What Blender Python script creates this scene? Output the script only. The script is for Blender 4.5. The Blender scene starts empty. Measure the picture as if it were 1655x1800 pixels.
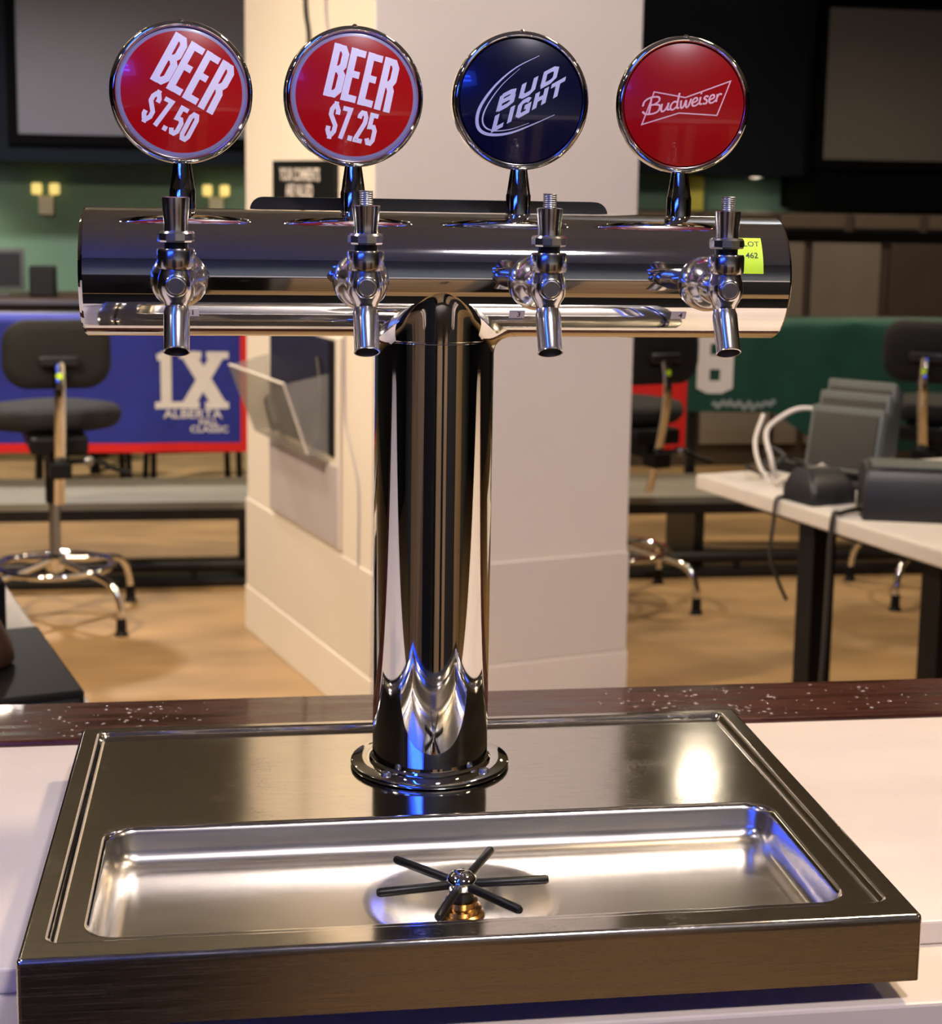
import bpy, bmesh, math, random
from mathutils import Vector, Matrix

random.seed(7)
PI = math.pi
S = bpy.context.scene
C = S.collection

# ------------------------------------------------------------------ camera
cam_d = bpy.data.cameras.new('camera')
cam = bpy.data.objects.new('camera', cam_d)
C.objects.link(cam)
F = Vector((0.15260781, 0.97602919, -0.15517046))
Rt = Vector((0.9882687, -0.15166327, 0.01797856))
U = Vector((0.00598606, 0.15609378, 0.9877241))
m = Matrix((Rt, U, -F)).transposed().to_4x4()
m.translation = Vector((-0.122, -1.0725, 0.3849))
cam.matrix_world = m
cam_d.sensor_fit = 'VERTICAL'
cam_d.sensor_height = 24.0
cam_d.sensor_width = 24.0 * 1655 / 1800
cam_d.lens = 2965.2 * 24.0 / 1800
cam_d.shift_x = -56.6 / 1800
cam_d.shift_y = -117.8 / 1800
cam_d.clip_start = 0.02
cam_d.clip_end = 60
cam_d.dof.use_dof = True
cam_d.dof.focus_distance = 1.0
cam_d.dof.aperture_fstop = 10.5
S.camera = cam

# ------------------------------------------------------------------ world and exposure
w = bpy.data.worlds.new('world')
S.world = w
w.use_nodes = True
w.node_tree.nodes['Background'].inputs[0].default_value = (0.05, 0.05, 0.055, 1)
w.node_tree.nodes['Background'].inputs[1].default_value = 0.3
S.view_settings.view_transform = 'Standard'
S.view_settings.look = 'None'
S.view_settings.gamma = 1.0
S.view_settings.use_curve_mapping = False
S.view_settings.exposure = 0.45

FL = -1.10          # floor height
CE = 1.90           # ceiling height
TH = math.radians(16.3)
E1 = Vector((math.cos(TH), math.sin(TH), 0))
E2 = Vector((-math.sin(TH), math.cos(TH), 0))

# ------------------------------------------------------------------ materials
def lin(c):
    return tuple(((v / 255) / 12.92 if v / 255 <= .04045 else ((v / 255 + .055) / 1.055) ** 2.4) for v in c)

MATS = {}
def mat(name, rgb, rough=.5, metal=0., var=.06, scale=30., coat=0., bump=0., rvar=0., stretch=None, emit=None, estr=0., spec=.5):
    if name in MATS:
        return MATS[name]
    m = bpy.data.materials.new(name)
    m.use_nodes = True
    nt = m.node_tree
    b = nt.nodes['Principled BSDF']
    c = lin(rgb)
    b.inputs['Roughness'].default_value = rough
    b.inputs['Metallic'].default_value = metal
    b.inputs['Coat Weight'].default_value = coat
    b.inputs['Coat Roughness'].default_value = .03
    b.inputs['Specular IOR Level'].default_value = spec
    tc = nt.nodes.new('ShaderNodeTexCoord')
    mp = nt.nodes.new('ShaderNodeMapping')
    nt.links.new(tc.outputs['Object'], mp.inputs['Vector'])
    if stretch:
        mp.inputs['Scale'].default_value = stretch
    nz = nt.nodes.new('ShaderNodeTexNoise')
    nz.inputs['Scale'].default_value = scale
    nz.inputs['Detail'].default_value = 5
    nt.links.new(mp.outputs[0], nz.inputs['Vector'])
    rp = nt.nodes.new('ShaderNodeValToRGB')
    rp.color_ramp.elements[0].position = .3
    rp.color_ramp.elements[1].position = .7
    rp.color_ramp.elements[0].color = (*[max(0, v * (1 - var)) for v in c], 1)
    rp.color_ramp.elements[1].color = (*[min(1, v * (1 + var)) for v in c], 1)
    nt.links.new(nz.outputs['Fac'], rp.inputs[0])
    nt.links.new(rp.outputs[0], b.inputs['Base Color'])
    if rvar:
        mr = nt.nodes.new('ShaderNodeMapRange')
        mr.inputs['From Min'].default_value = .3
        mr.inputs['From Max'].default_value = .7
        mr.inputs['To Min'].default_value = max(0, rough - rvar)
        mr.inputs['To Max'].default_value = rough + rvar
        nt.links.new(nz.outputs['Fac'], mr.inputs['Value'])
        nt.links.new(mr.outputs[0], b.inputs['Roughness'])
    if bump:
        bp = nt.nodes.new('ShaderNodeBump')
        bp.inputs['Strength'].default_value = bump
        bp.inputs['Distance'].default_value = .002
        nt.links.new(nz.outputs['Fac'], bp.inputs['Height'])
        nt.links.new(bp.outputs[0], b.inputs['Normal'])
    if emit:
        b.inputs['Emission Color'].default_value = (*emit, 1)
        b.inputs['Emission Strength'].default_value = estr
    MATS[name] = m
    return m

CHROME = mat('chrome', (226, 224, 220), .035, 1., .01, 40)
CHROME2 = mat('chrome_faucet', (222, 220, 220), .17, 1., .02, 60)
SATIN = mat('satin_steel', (150, 150, 152), .35, 1., .05, 300)
STEEL = mat('tray_steel', (208, 203, 195), .10, 1., .05, 55, rvar=.04, stretch=(1, 5, 5))
def stains(m):
    # dried water marks: patches of rougher, duller metal
    nt = m.node_tree
    b = nt.nodes['Principled BSDF']
    tc = nt.nodes.new('ShaderNodeTexCoord')
    n1 = nt.nodes.new('ShaderNodeTexNoise'); n1.inputs['Scale'].default_value = 22; n1.inputs['Detail'].default_value = 9; n1.inputs['Roughness'].default_value = .7
    n2 = nt.nodes.new('ShaderNodeTexNoise'); n2.inputs['Scale'].default_value = 420; n2.inputs['Detail'].default_value = 8; n2.inputs['Roughness'].default_value = .75
    nt.links.new(tc.outputs['Object'], n1.inputs['Vector']); nt.links.new(tc.outputs['Object'], n2.inputs['Vector'])
    ml = nt.nodes.new('ShaderNodeMath'); ml.operation = 'MULTIPLY'
    nt.links.new(n1.outputs['Fac'], ml.inputs[0]); nt.links.new(n2.outputs['Fac'], ml.inputs[1])
    mr = nt.nodes.new('ShaderNodeMapRange'); mr.inputs['From Min'].default_value = .26; mr.inputs['From Max'].default_value = .46
    mr.inputs['To Min'].default_value = .10; mr.inputs['To Max'].default_value = .26
    nt.links.new(ml.outputs[0], mr.inputs['Value'])
    for l in list(b.inputs['Roughness'].links): nt.links.remove(l)
    nt.links.new(mr.outputs[0], b.inputs['Roughness'])
stains(STEEL)
BASIN = mat('basin_steel', (214, 207, 196), .24, 1., .03, 40, rvar=.02, stretch=(.5, 4, 4))
BRUSHED = mat('brushed_steel', (186, 178, 168), .24, 1., .06, 60, rvar=.06, stretch=(.4, 8, 30))
BLACK = mat('black_plastic', (11, 10, 10), .5, 0, .1, 40, spec=.25)
RUBBER = mat('black_rubber', (9, 8, 7), .4, 0, .1, 80, spec=.25)
BRASS = mat('brass', (150, 110, 58), .22, 1., .1, 50)
RED = mat('badge_red', (176, 8, 14), .25, 0, .04, 40, coat=1.)
RED2 = mat('badge_deep_red', (150, 3, 10), .25, 0, .06, 20, coat=1.)
NAVY = mat('badge_navy', (7, 8, 42), .2, 0, .08, 20, coat=1.)
PALE = mat('badge_pale_ring', (140, 134, 168), .3, 0, .03, 40, coat=.6)
PRINT = mat('print_white', (238, 230, 246), .3, 0, .02, 40, coat=.6)
PRINTB = mat('print_silver_blue', (190, 192, 222), .3, 0, .04, 40, coat=.6)
PRINTP = mat('print_pink_white', (228, 178, 184), .3, 0, .04, 40, coat=.6)
PAPER = mat('label_paper', (214, 206, 204), .6, 0, .03, 200)
LIME = mat('lime_sticker', (188, 226, 30), .6, 0, .03, 200)
INK = mat('black_ink', (18, 18, 20), .6, 0, .02, 50)
LAM = mat('bar_laminate', (196, 184, 172), .42, 0, .045, 9, stretch=(1, 2, 1))
LAM2 = mat('bar_laminate_edge', (192, 178, 162), .45, 0, .04, 12)
RAILW = mat('rail_wood', (56, 25, 16), .28, 0, .45, 26, stretch=(.5, 4, 4), rvar=.1, coat=.35)
BARB = mat('bar_body_wood', (60, 38, 28), .5, 0, .2, 8, stretch=(3, 3, .4))
PILL = mat('pillar_paint', (226, 216, 204), .62, 0, .02, 3)
PILL2 = mat('pillar_cladding', (218, 208, 196), .6, 0, .02, 3)
FLOORM = mat('floor_laminate', (150, 120, 80), .5, 0, .22, 2.2, stretch=(1.3, 3, 1))
TEAL = mat('teal_wall', (92, 124, 108), .7, 0, .04, 4)
FRONTW = mat('front_wall_paint', (112, 120, 120), .7, 0, .05, 3)
DARKW = mat('dark_wall', (30, 30, 32), .75, 0, .08, 3)
NAVYW = mat('navy_soffit', (14, 20, 28), .9, 0, .05, 3, spec=.15)
BLACKW = mat('black_soffit', (3, 3, 4), .95, 0, .05, 3, spec=.1)
CEILM = mat('ceiling_paint', (146, 152, 152), .8, 0, .06, 3)
SCREEN = mat('screen_grey', (84, 84, 96), .6, 0, .02, 5)
SCREEN2 = mat('screen_warm_grey', (86, 82, 74), .6, 0, .02, 5)
FABRIC = mat('black_fabric', (15, 14, 13), .85, 0, .15, 90)
BLUEC = mat('blue_cloth', (34, 44, 142), .8, 0, .12, 12)
REDC = mat('red_cloth', (214, 22, 18), .75, 0, .06, 20)
GREENC = mat('green_cloth', (8, 66, 54), .8, 0, .14, 10)
WHITEC = mat('white_applique', (226, 222, 222), .75, 0, .03, 30)
GREYC = mat('grey_applique', (140, 152, 150), .75, 0, .05, 30)
TABW = mat('white_table', (206, 198, 188), .45, 0, .03, 14)
POSM = mat('terminal_grey', (46, 50, 52), .5, 0, .06, 40)
POSL = mat('terminal_light_grey', (74, 78, 75), .5, 0, .05, 40)
POSD = mat('terminal_dark', (24, 24, 28), .45, 0, .06, 40)
POSS = mat('terminal_screen', (40, 37, 36), .3, 0, .04, 20)
CABLEW = mat('white_cable', (206, 198, 188), .5, 0, .03, 60)
CABLED = mat('dark_cable', (40, 36, 32), .55, 0, .05, 60)
BENCH = mat('bench_grey', (118, 116, 104), .6, 0, .12, 8, stretch=(1, 6, 6))
IRON = mat('dark_iron', (28, 26, 24), .4, .3, .1, 20)
CABW = mat('cabinet_brown', (60, 48, 38), .6, 0, .1, 6)
CABP = mat('cabinet_panel_grey', (112, 104, 92), .5, 0, .08, 5)
BBD = mat('back_bar_door', (160, 132, 98), .5, 0, .1, 5)
CABP2 = mat('cabinet_panel_brown', (84, 72, 60), .55, 0, .1, 6)
YEL = mat('warm_lens', (240, 214, 110), .5, 0, .02, 20, emit=(1, .78, .25), estr=.55)
LBOX = mat('emergency_body', (200, 200, 176), .5, 0, .02, 20)
YELLIT = mat('yellow_lit_colour', (232, 222, 96), .5, 0, .04, 10)  # yellow light put into the colour of the wall post
GREYB = mat('holder_board_grey', (176, 168, 170), .55, 0, .03, 10)
NAVYB = mat('poster_navy', (26, 28, 48), .5, 0, .25, 6)
LAMPE = mat('lamp_lens', (255, 240, 214), .5, 0, .01, 10, emit=(1, .86, .66), estr=30)
BLUEE = mat('blue_light_panel', (40, 80, 255), .4, 0, .01, 10, emit=(.035, .10, 1.), estr=1.6)
BLUET = mat('blue_tube', (40, 80, 255), .4, 0, .01, 10, emit=(.03, .12, 1.), estr=12)
SPOUTIN = mat('spout_inside', (20, 16, 14), .5, .4, .1, 30)

def glassmat():
    m = bpy.data.materials.new('clear_acrylic')
    m.use_nodes = True
    nt = m.node_tree
    nt.nodes.remove(nt.nodes['Principled BSDF'])
    out = nt.nodes['Material Output']
    tr = nt.nodes.new('ShaderNodeBsdfTransparent')
    tr.inputs[0].default_value = (.82, .82, .8, 1)
    gl = nt.nodes.new('ShaderNodeBsdfPrincipled')
    gl.inputs['Base Color'].default_value = (.6, .58, .55, 1)
    gl.inputs['Roughness'].default_value = .12
    nz = nt.nodes.new('ShaderNodeTexNoise')
    nz.inputs['Scale'].default_value = 3
    mr = nt.nodes.new('ShaderNodeMapRange')
    mr.inputs['To Min'].default_value = .1
    mr.inputs['To Max'].default_value = .26
    nt.links.new(nz.outputs['Fac'], mr.inputs['Value'])
    mx = nt.nodes.new('ShaderNodeMixShader')
    nt.links.new(mr.outputs[0], mx.inputs[0])
    nt.links.new(tr.outputs[0], mx.inputs[1])
    nt.links.new(gl.outputs[0], mx.inputs[2])
    nt.links.new(mx.outputs[0], out.inputs[0])
    return m
ACRYL = glassmat()

# ------------------------------------------------------------------ helpers
def link(name, me, m, parent=None, smooth=True, ang=35):
    me.materials.clear()
    me.materials.append(m)
    if smooth:
        me.shade_smooth()
        me.set_sharp_from_angle(angle=math.radians(ang))
    o = bpy.data.objects.new(name, me)
    C.objects.link(o)
    if parent:
        o.parent = parent
    return o

def empty(name, loc=(0, 0, 0), rz=0., parent=None):
    o = bpy.data.objects.new(name, None)
    o.empty_display_size = .05
    C.objects.link(o)
    o.location = loc
    o.rotation_euler = (0, 0, rz)
    if parent:
        o.parent = parent
    return o

def tag(o, label=None, cat=None, group=None, kind=None):
    if label: o['label'] = label
    if cat: o['category'] = cat
    if group: o['group'] = group
    if kind: o['kind'] = kind
    return o

def mesh(vs, fs, name='m'):
    me = bpy.data.meshes.new(name)
    me.from_pydata([tuple(v) for v in vs], [], fs)
    me.update()
    return me

def tobm(bm, name='m'):
    bmesh.ops.recalc_face_normals(bm, faces=bm.faces)
    me = bpy.data.meshes.new(name)
    bm.to_mesh(me)
    bm.free()
    return me

def addbox(bm, lo, hi, bev=0., M=None, seg=2):
    r = bmesh.ops.create_cube(bm, size=1)
    vs = r['verts']
    for v in vs:
        v.co = Vector([lo[i] + (v.co[i] + .5) * (hi[i] - lo[i]) for i in range(3)])
    if bev > 0:
        es = list({e for v in vs for e in v.link_edges})
        g = bmesh.ops.bevel(bm, geom=es, offset=bev, segments=seg, affect='EDGES', profile=.5)
        vs = list({v for f in g['faces'] for v in f.verts} | {v for v in vs if v.is_valid})
    if M is not None:
        for v in vs:
            v.co = M @ v.co
    return vs

def box(name, lo, hi, m, parent=None, bev=.002, M=None, seg=2):
    bm = bmesh.new()
    addbox(bm, lo, hi, bev, M, seg)
    return link(name, tobm(bm), m, parent, ang=20)

def axis_matrix(o, d, up=Vector((0, 0, 1))):
    """matrix that takes local +Z to direction d at origin o"""
    d = Vector(d).normalized()
    q = d.to_track_quat('Z', 'Y')
    M = q.to_matrix().to_4x4()
    M.translation = Vector(o)
    return M

def lathe_data(prof, seg=40, M=None, cap0=True, cap1=True, scal=None):
    vs, fs = [], []
    n = len(prof)
    for (r, z) in prof:
        for k in range(seg):
            a = 2 * PI * k / seg
            rr = r * (scal(k, z) if scal else 1)
            v = Vector((rr * math.cos(a), rr * math.sin(a), z))
            vs.append(M @ v if M is not None else v)
    for i in range(n - 1):
        for k in range(seg):
            k2 = (k + 1) % seg
            fs.append((i * seg + k, i * seg + k2, (i + 1) * seg + k2, (i + 1) * seg + k))
    if cap0:
        fs.append(tuple(reversed(range(seg))))
    if cap1:
        fs.append(tuple((n - 1) * seg + k for k in range(seg)))
    return vs, fs

def lathe(name, prof, m, parent=None, seg=40, M=None, cap0=True, cap1=True, scal=None, ang=35):
    vs, fs = lathe_data(prof, seg, M, cap0, cap1, scal)
    bm = bmesh.new()
    bv = [bm.verts.new(v) for v in vs]
    for f in fs:
        bm.faces.new([bv[i] for i in f])
    return link(name, tobm(bm), m, parent, ang=ang)

def smoothpath(pts, n=8):
    P = [Vector(p) for p in pts]
    P = [P[0] * 2 - P[1]] + P + [P[-1] * 2 - P[-2]]
    out = []
    for i in range(1, len(P) - 2):
        for k in range(n):
            t = k / n
            a, b, c, d = P[i - 1], P[i], P[i + 1], P[i + 2]
            out.append(.5 * ((2 * b) + (c - a) * t + (2 * a - 5 * b + 4 * c - d) * t * t + (3 * b - a - 3 * c + d) * t ** 3))
    out.append(P[-2])
    return out

def tube(name, pts, r, m, parent=None, seg=10, smooth=True, closed=False, flat=None, n=8):
    P = smoothpath(pts, n) if smooth and len(pts) > 2 else [Vector(p) for p in pts]
    N = len(P)
    vs, fs = [], []
    ref = None
    for i, p in enumerate(P):
        if closed:
            t = (P[(i + 1) % N] - P[i - 1]).normalized()
        else:
            t = (P[min(i + 1, N - 1)] - P[max(i - 1, 0)]).normalized()
        if ref is None:
            ref = Vector((0, 0, 1)) if abs(t.z) < .9 else Vector((1, 0, 0))
        a = (ref - t * ref.dot(t)).normalized()
        ref = a
        b = t.cross(a)
        ra, rb = (r, r) if not flat else (flat[0], flat[1])
        for k in range(seg):
            an = 2 * PI * k / seg
            vs.append(p + a * ra * math.cos(an) + b * rb * math.sin(an))
    M = N if closed else N - 1
    for i in range(M):
        j = (i + 1) % N
        for k in range(seg):
            k2 = (k + 1) % seg
            fs.append((i * seg + k, i * seg + k2, j * seg + k2, j * seg + k))
    if not closed:
        fs.append(tuple(reversed(range(seg))))
        fs.append(tuple((N - 1) * seg + k for k in range(seg)))
    bm = bmesh.new()
    bv = [bm.verts.new(v) for v in vs]
    for f in fs:
        bm.faces.new([bv[i] for i in f])
    return link(name, tobm(bm), m, parent, ang=50)

def rrect(x0, x1, y0, y1, r, z, n=8):
    out = []
    for cx, cy, a0 in ((x1 - r, y1 - r, 0), (x0 + r, y1 - r, 90), (x0 + r, y0 + r, 180), (x1 - r, y0 + r, 270)):
        for k in range(n + 1):
            a = math.radians(a0 + 90 * k / n)
            out.append(Vector((cx + r * math.cos(a), cy + r * math.sin(a), z)))
    return out

def loft(loops, cap0=False, cap1=False):
    n = len(loops[0])
    vs = [v for l in loops for v in l]
    fs = []
    for i in range(len(loops) - 1):
        for k in range(n):
            k2 = (k + 1) % n
            fs.append((i * n + k, i * n + k2, (i + 1) * n + k2, (i + 1) * n + k))
    if cap0: fs.append(tuple(reversed(range(n))))
    if cap1: fs.append(tuple((len(loops) - 1) * n + k for k in range(n)))
    bm = bmesh.new()
    bv = [bm.verts.new(v) for v in vs]
    for f in fs:
        bm.faces.new([bv[i] for i in f])
    return bm

# ---- flat lettering: polygons in a 2-D plane, cut fine and laid on a surface
def strokes_bm(polys, width):
    """polys: list of (points, width or None); square ended mitred ribbons"""
    bm = bmesh.new()
    for pts, wd in polys:
        wd = wd or width
        P = [Vector((p[0], p[1])) for p in pts]
        closed = (P[0] - P[-1]).length < 1e-6
        if closed: P = P[:-1]
        N = len(P)
        L, Rr = [], []
        for i in range(N):
            if closed or 0 < i < N - 1:
                a = (P[i] - P[i - 1]).normalized()
                b = (P[(i + 1) % N] - P[i]).normalized()
                na = Vector((-a.y, a.x)); nb = Vector((-b.y, b.x))
                mt = (na + nb)
                mt = mt.normalized() if mt.length > 1e-6 else na
                k = 1 / max(.4, mt.dot(na))
                off = mt * (wd / 2 * k)
            else:
                a = (P[1] - P[0]) if i == 0 else (P[-1] - P[-2])
                a.normalize()
                off = Vector((-a.y, a.x)) * wd / 2
            L.append(P[i] + off); Rr.append(P[i] - off)
        lv = [bm.verts.new((v.x, v.y, 0)) for v in L]
        rv = [bm.verts.new((v.x, v.y, 0)) for v in Rr]
        for i in range(N if closed else N - 1):
            j = (i + 1) % N
            bm.faces.new((rv[i], rv[j], lv[j], lv[i]))
    return bm

def text_bm(txt, size=1., offset=0., shear=0., align='CENTER', xs=1.):
    cu = bpy.data.curves.new('txt', 'FONT')
    cu.body = txt
    cu.size = size
    cu.offset = offset
    cu.shear = shear
    cu.align_x = align
    cu.align_y = 'CENTER'
    cu.resolution_u = 3
    o = bpy.data.objects.new('txt', cu)
    C.objects.link(o)
    dg = bpy.context.evaluated_depsgraph_get()
    me = bpy.data.meshes.new_from_object(o.evaluated_get(dg))
    bpy.data.objects.remove(o)
    bpy.data.curves.remove(cu)
    bm = bmesh.new()
    bm.from_mesh(me)
    bpy.data.meshes.remove(me)
    for v in bm.verts:
        v.co.x *= xs
    return bm

def grid_cut(bm, step):
    xs = [v.co.x for v in bm.verts]; ys = [v.co.y for v in bm.verts]
    for ax, lo, hi in ((0, min(xs), max(xs)), (1, min(ys), max(ys))):
        k = math.ceil(lo / step)
        while k * step < hi:
            co = Vector((0, 0, 0)); no = Vector((0, 0, 0))
            co[ax] = k * step; no[ax] = 1
            bmesh.ops.bisect_plane(bm, geom=bm.verts[:] + bm.edges[:] + bm.faces[:], plane_co=co, plane_no=no)
            k += 1

def decal(name, bm, fn, m, parent, pre=None, step=None):
    if pre is not None:
        for v in bm.verts:
            v.co = pre @ v.co
    if step:
        grid_cut(bm, step)
    for v in bm.verts:
        v.co = fn(v.co.x, v.co.y)
    me = bpy.data.meshes.new(name)
    bm.to_mesh(me)
    bm.free()
    return link(name, me, m, parent, ang=60)

def bsk(pts): return pts
GL = {   # condensed block glyphs in a cell 0..1 x 0..1 (width is scaled later)
    'B': [[(.2, 0), (.2, 1)], [(.2, .93), (.62, .93), (.8, .84), (.8, .62), (.62, .53), (.2, .53)], [(.62, .53), (.84, .44), (.84, .16), (.62, .07), (.2, .07)]],
    'E': [[(.2, 0), (.2, 1)], [(.2, .93), (.95, .93)], [(.2, .52), (.82, .52)], [(.2, .07), (.95, .07)]],
    'R': [[(.2, 0), (.2, 1)], [(.2, .93), (.62, .93), (.8, .84), (.8, .6), (.62, .5), (.2, .5)], [(.6, .5), (.78, .4), (.82, 0)]],
    '$': [[(.8, .7), (.8, .82), (.62, .93), (.36, .93), (.2, .82), (.2, .66), (.8, .36), (.8, .18), (.62, .07), (.36, .07), (.2, .18), (.2, .3)], [(.5, -.08), (.5, .07)], [(.5, .93), (.5, 1.08)]],
    '7': [[(.08, .93), (.82, .93), (.42, 0)]],
    '5': [[(.86, .93), (.24, .93), (.22, .56), (.6, .58), (.8, .47), (.8, .18), (.6, .07), (.36, .07), (.18, .2)]],
    '2': [[(.18, .74), (.2, .84), (.36, .93), (.62, .93), (.8, .82), (.8, .64), (.2, .1), (.2, .07), (.9, .07)]],
    '0': [[(.2, .2), (.2, .8), (.36, .93), (.64, .93), (.8, .8), (.8, .2), (.64, .07), (.36, .07), (.2, .2)]],
    '.': [[(.5, 0), (.5, .16)]],
    'U': [[(.2, 1), (.2, .22), (.36, .09), (.64, .09), (.8, .22), (.8, 1)]],
    'D': [[(.2, .09), (.2, .91), (.6, .91), (.8, .76), (.8, .24), (.6, .09), (.12, .09)]],
    'L': [[(.2, 1), (.2, .09), (.92, .09)]],
    'I': [[(.5, 0), (.5, 1)]],
    'G': [[(.84, .78), (.64, .91), (.36, .91), (.2, .78), (.2, .22), (.36, .09), (.84, .09), (.84, .48), (.55, .48)]],
    'H': [[(.2, 0), (.2, 1)], [(.8, 0), (.8, 1)], [(.2, .5), (.8, .5)]],
    'T': [[(.5, 0), (.5, 1)], [(.02, .91), (.98, .91)]],
}
def block_text(txt, W, H, stroke, gap=.14, widths=None):
    ws = [(widths or {}).get(c, 1.) for c in txt]
    tot = sum(ws) + gap * (len(txt) - 1)
    u = W / tot
    polys = []
    x = -W / 2
    for c, wd in zip(txt, ws):
        for pl in GL[c]:
            polys.append(([(x + (p[0]) * u * wd, (p[1] - .5) * H) for p in pl], stroke))
        x += (wd + gap) * u
    return strokes_bm(polys, stroke)

def M2(ang=0, tx=0, ty=0, shear=0, sx=1, sy=1):
    a = math.radians(ang)
    R2 = Matrix(((math.cos(a), -math.sin(a), 0, tx), (math.sin(a), math.cos(a), 0, ty), (0, 0, 1, 0), (0, 0, 0, 1)))
    Sh = Matrix(((sx, shear, 0, 0), (0, sy, 0, 0), (0, 0, 1, 0), (0, 0, 0, 1)))
    return R2 @ Sh

def copy_tree(o, parent=None):
    c = o.copy()
    C.objects.link(c)
    c.parent = parent
    for ch in o.children:
        copy_tree(ch, c)
    return c

# ================================================================== THE SETTING
def struct(name, lo, hi, m, bev=0.):
    o = box(name, lo, hi, m, None, bev)
    o['kind'] = 'structure'
    return o
struct('floor', (-6, -3.2, FL - .1), (7, 9, FL), FLOORM)
struct('ceiling', (-6, -3.2, CE), (7, 9, CE + .1), CEILM)
struct('wall_back', (-6, 8.5, FL), (7, 9, CE), TEAL)
struct('wall_left', (-6.1, -3.2, FL), (-6, 9, CE), DARKW)
struct('wall_right', (7, -3.2, FL), (7.1, 9, CE), DARKW)
struct('wall_front', (-6, -3.3, FL), (7, -3.2, CE), FRONTW)
o = struct('trim_1', (-6, 8.0, .435), (2.98, 8.5, CE), NAVYW)
o = struct('trim_2', (2.98, 7.9, .262), (7, 8.5, CE), BLACKW)

# the pillar
PA = Vector((.2166, 3.3236, 0))
MP = Matrix.Translation(PA) @ Matrix.Rotation(TH, 4, 'Z')
pil = box('wall_pillar', (0, 0, FL), (.78, 1.157, CE), PILL, None, .004, MP)
pil['kind'] = 'structure'
box('middle_cladding', (-.004, -.004, -.95), (.784, 1.161, -.659), PILL2, pil, .003, MP)
box('base_cladding', (-.007, -.007, FL), (.787, 1.164, -.952), PILL, pil, .003, MP)

# ================================================================== LIGHTS OF THE ROOM
def downlight(x, y, power, label, warm=(1, .84, .62), ang=115, z=CE, size=.07, aim=None, est=None):
    e = empty('ceiling_downlight', (x, y, z))
    tag(e, label, 'ceiling light', 'recessed ceiling downlights')
    lathe('trim_ring', [(size * 1.0, -.012), (size * 1.35, -.012), (size * 1.4, 0)], POSM, e, 24, None, False, False)
    lathe('lens', [(size, -.012), (size, -.004)], LAMPE, e, 24, None)
    ld = bpy.data.lights.new('downlight', 'SPOT')
    ld.energy = power
    ld.color = warm
    ld.spot_size = math.radians(ang)
    ld.spot_blend = .7
    ld.shadow_soft_size = .12
    lo = bpy.data.objects.new('downlight_beam', ld)
    C.objects.link(lo)
    lo.location = (x, y, z - .05)
    if aim:
        d = Vector(aim) - Vector(lo.location)
        lo.rotation_euler = d.to_track_quat('-Z', 'Y').to_euler()
    return e
WARM = (1, .80, .55)
NEUT = (1, .90, .84)
COOL = (.98, .92, 1)
downlight(-1.9, 2.2, 420, 'downlight tilted towards the printed side of the pillar', WARM, 120, aim=(.1, 3.9, .9))
downlight(.9, .9, 150, 'downlight tilted towards the plain side of the pillar', COOL, 100, aim=(.6, 3.5, .9))
downlight(1.6, 4.95, 120, 'downlight above the stool behind the pillar', WARM, 110)
downlight(-1.0, 3.6, 95, 'downlight above the floor beside the blue banner stool', WARM, 105)
downlight(.95, .2, 115, 'downlight above the right half of the bar', (1, .77, .50), 110)
downlight(-1.1, .1, 36, 'downlight above the left half of the bar', COOL, 110)
downlight(.4, -1.5, 170, 'downlight above the working aisle behind the bar', COOL, 140)
downlight(2.4, 2.0, 95, 'downlight above the till table', WARM, 110)
downlight(2.2, -1.5, 110, 'downlight at the far end of the working aisle', WARM, 130)
downlight(-2.2, -1.2, 60, 'downlight by the blue light box', COOL, 130)
downlight(-1.2, 6.3, 330, 'downlight in front of the wide projection screen', NEUT, 150)
downlight(3.2, 6.0, 110, 'downlight in front of the warm grey screen', WARM, 150)
for x, e_, lb in ((-1.55, 9, 'wall washer beside the wide projector screen'), (-.02, 9, 'wall washer over the twin emergency lamp'), (2.75, 14, 'wall washer at the end of the green wall')):
    downlight(x, 8.25, e_, lb, (1, .86, .55), 120, .435 if x < 2.9 else .26, .035)

# blue light box on the back bar wall
bl = empty('blue_light_box', (-1.75, -2.55, 1.05), math.radians(-36))
tag(bl, 'blue glowing light box hung over the back bar', 'light box')
box('casing', (-.96, -.06, -.28), (.96, 0, .28), BLACK, bl, .01)
box('glowing_panel', (-.9, -.002, -.22), (.9, .006, .22), BLUEE, bl, .003)
for zz in (-.06, .06):
    tube('neon_tube', [(-.72, .03, zz), (.72, .03, zz)], .022, BLUET, bl, 10, False)
bl.rotation_euler.y = math.radians(-12)
box('hanger_bracket', (-.03, -.05, .28), (.03, -.01, .85), IRON, bl, .004)

lb_ = empty('blue_led_batten', (-1.12, -1.25, CE), math.radians(-42))
tag(lb_, 'blue glowing LED batten screwed to the ceiling above the aisle', 'ceiling light')
box('housing', (-.09, -.75, -.03), (.09, .75, 0), POSM, lb_, .004)
box('diffuser', (-.07, -.73, -.055), (.07, .73, -.03), BLUET, lb_, .01)
for yy in (-.76, .745):
    box('end_cap', (-.09, yy, -.055), (.09, yy + .015, 0), BLACK, lb_, .003)

# ================================================================== BAR COUNTER
bar = empty('bar_counter', (0, 0, FL))
tag(bar, 'long pale laminate bar counter with a dark wooden elbow rail', 'bar counter')
def bpart(name, lo, hi, m, bev):
    return box(name, (lo[0], lo[1], lo[2] - FL), (hi[0], hi[1], hi[2] - FL), m, bar, bev)
bpart('bar_top', (-2.6, -.203, -.0475), (2.6, .158, -.033), LAM, .0015)
bpart('lower_ledge', (-2.6, -.270, -.075), (2.6, .158, -.0475), LAM2, .002)
bpart('elbow_rail', (-2.6, .157, -.085), (2.6, .25, -.0290), RAILW, .003)
bpart('bar_front', (-2.6, -.2, FL), (2.6, .21, -.075), BARB, .002)

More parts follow.
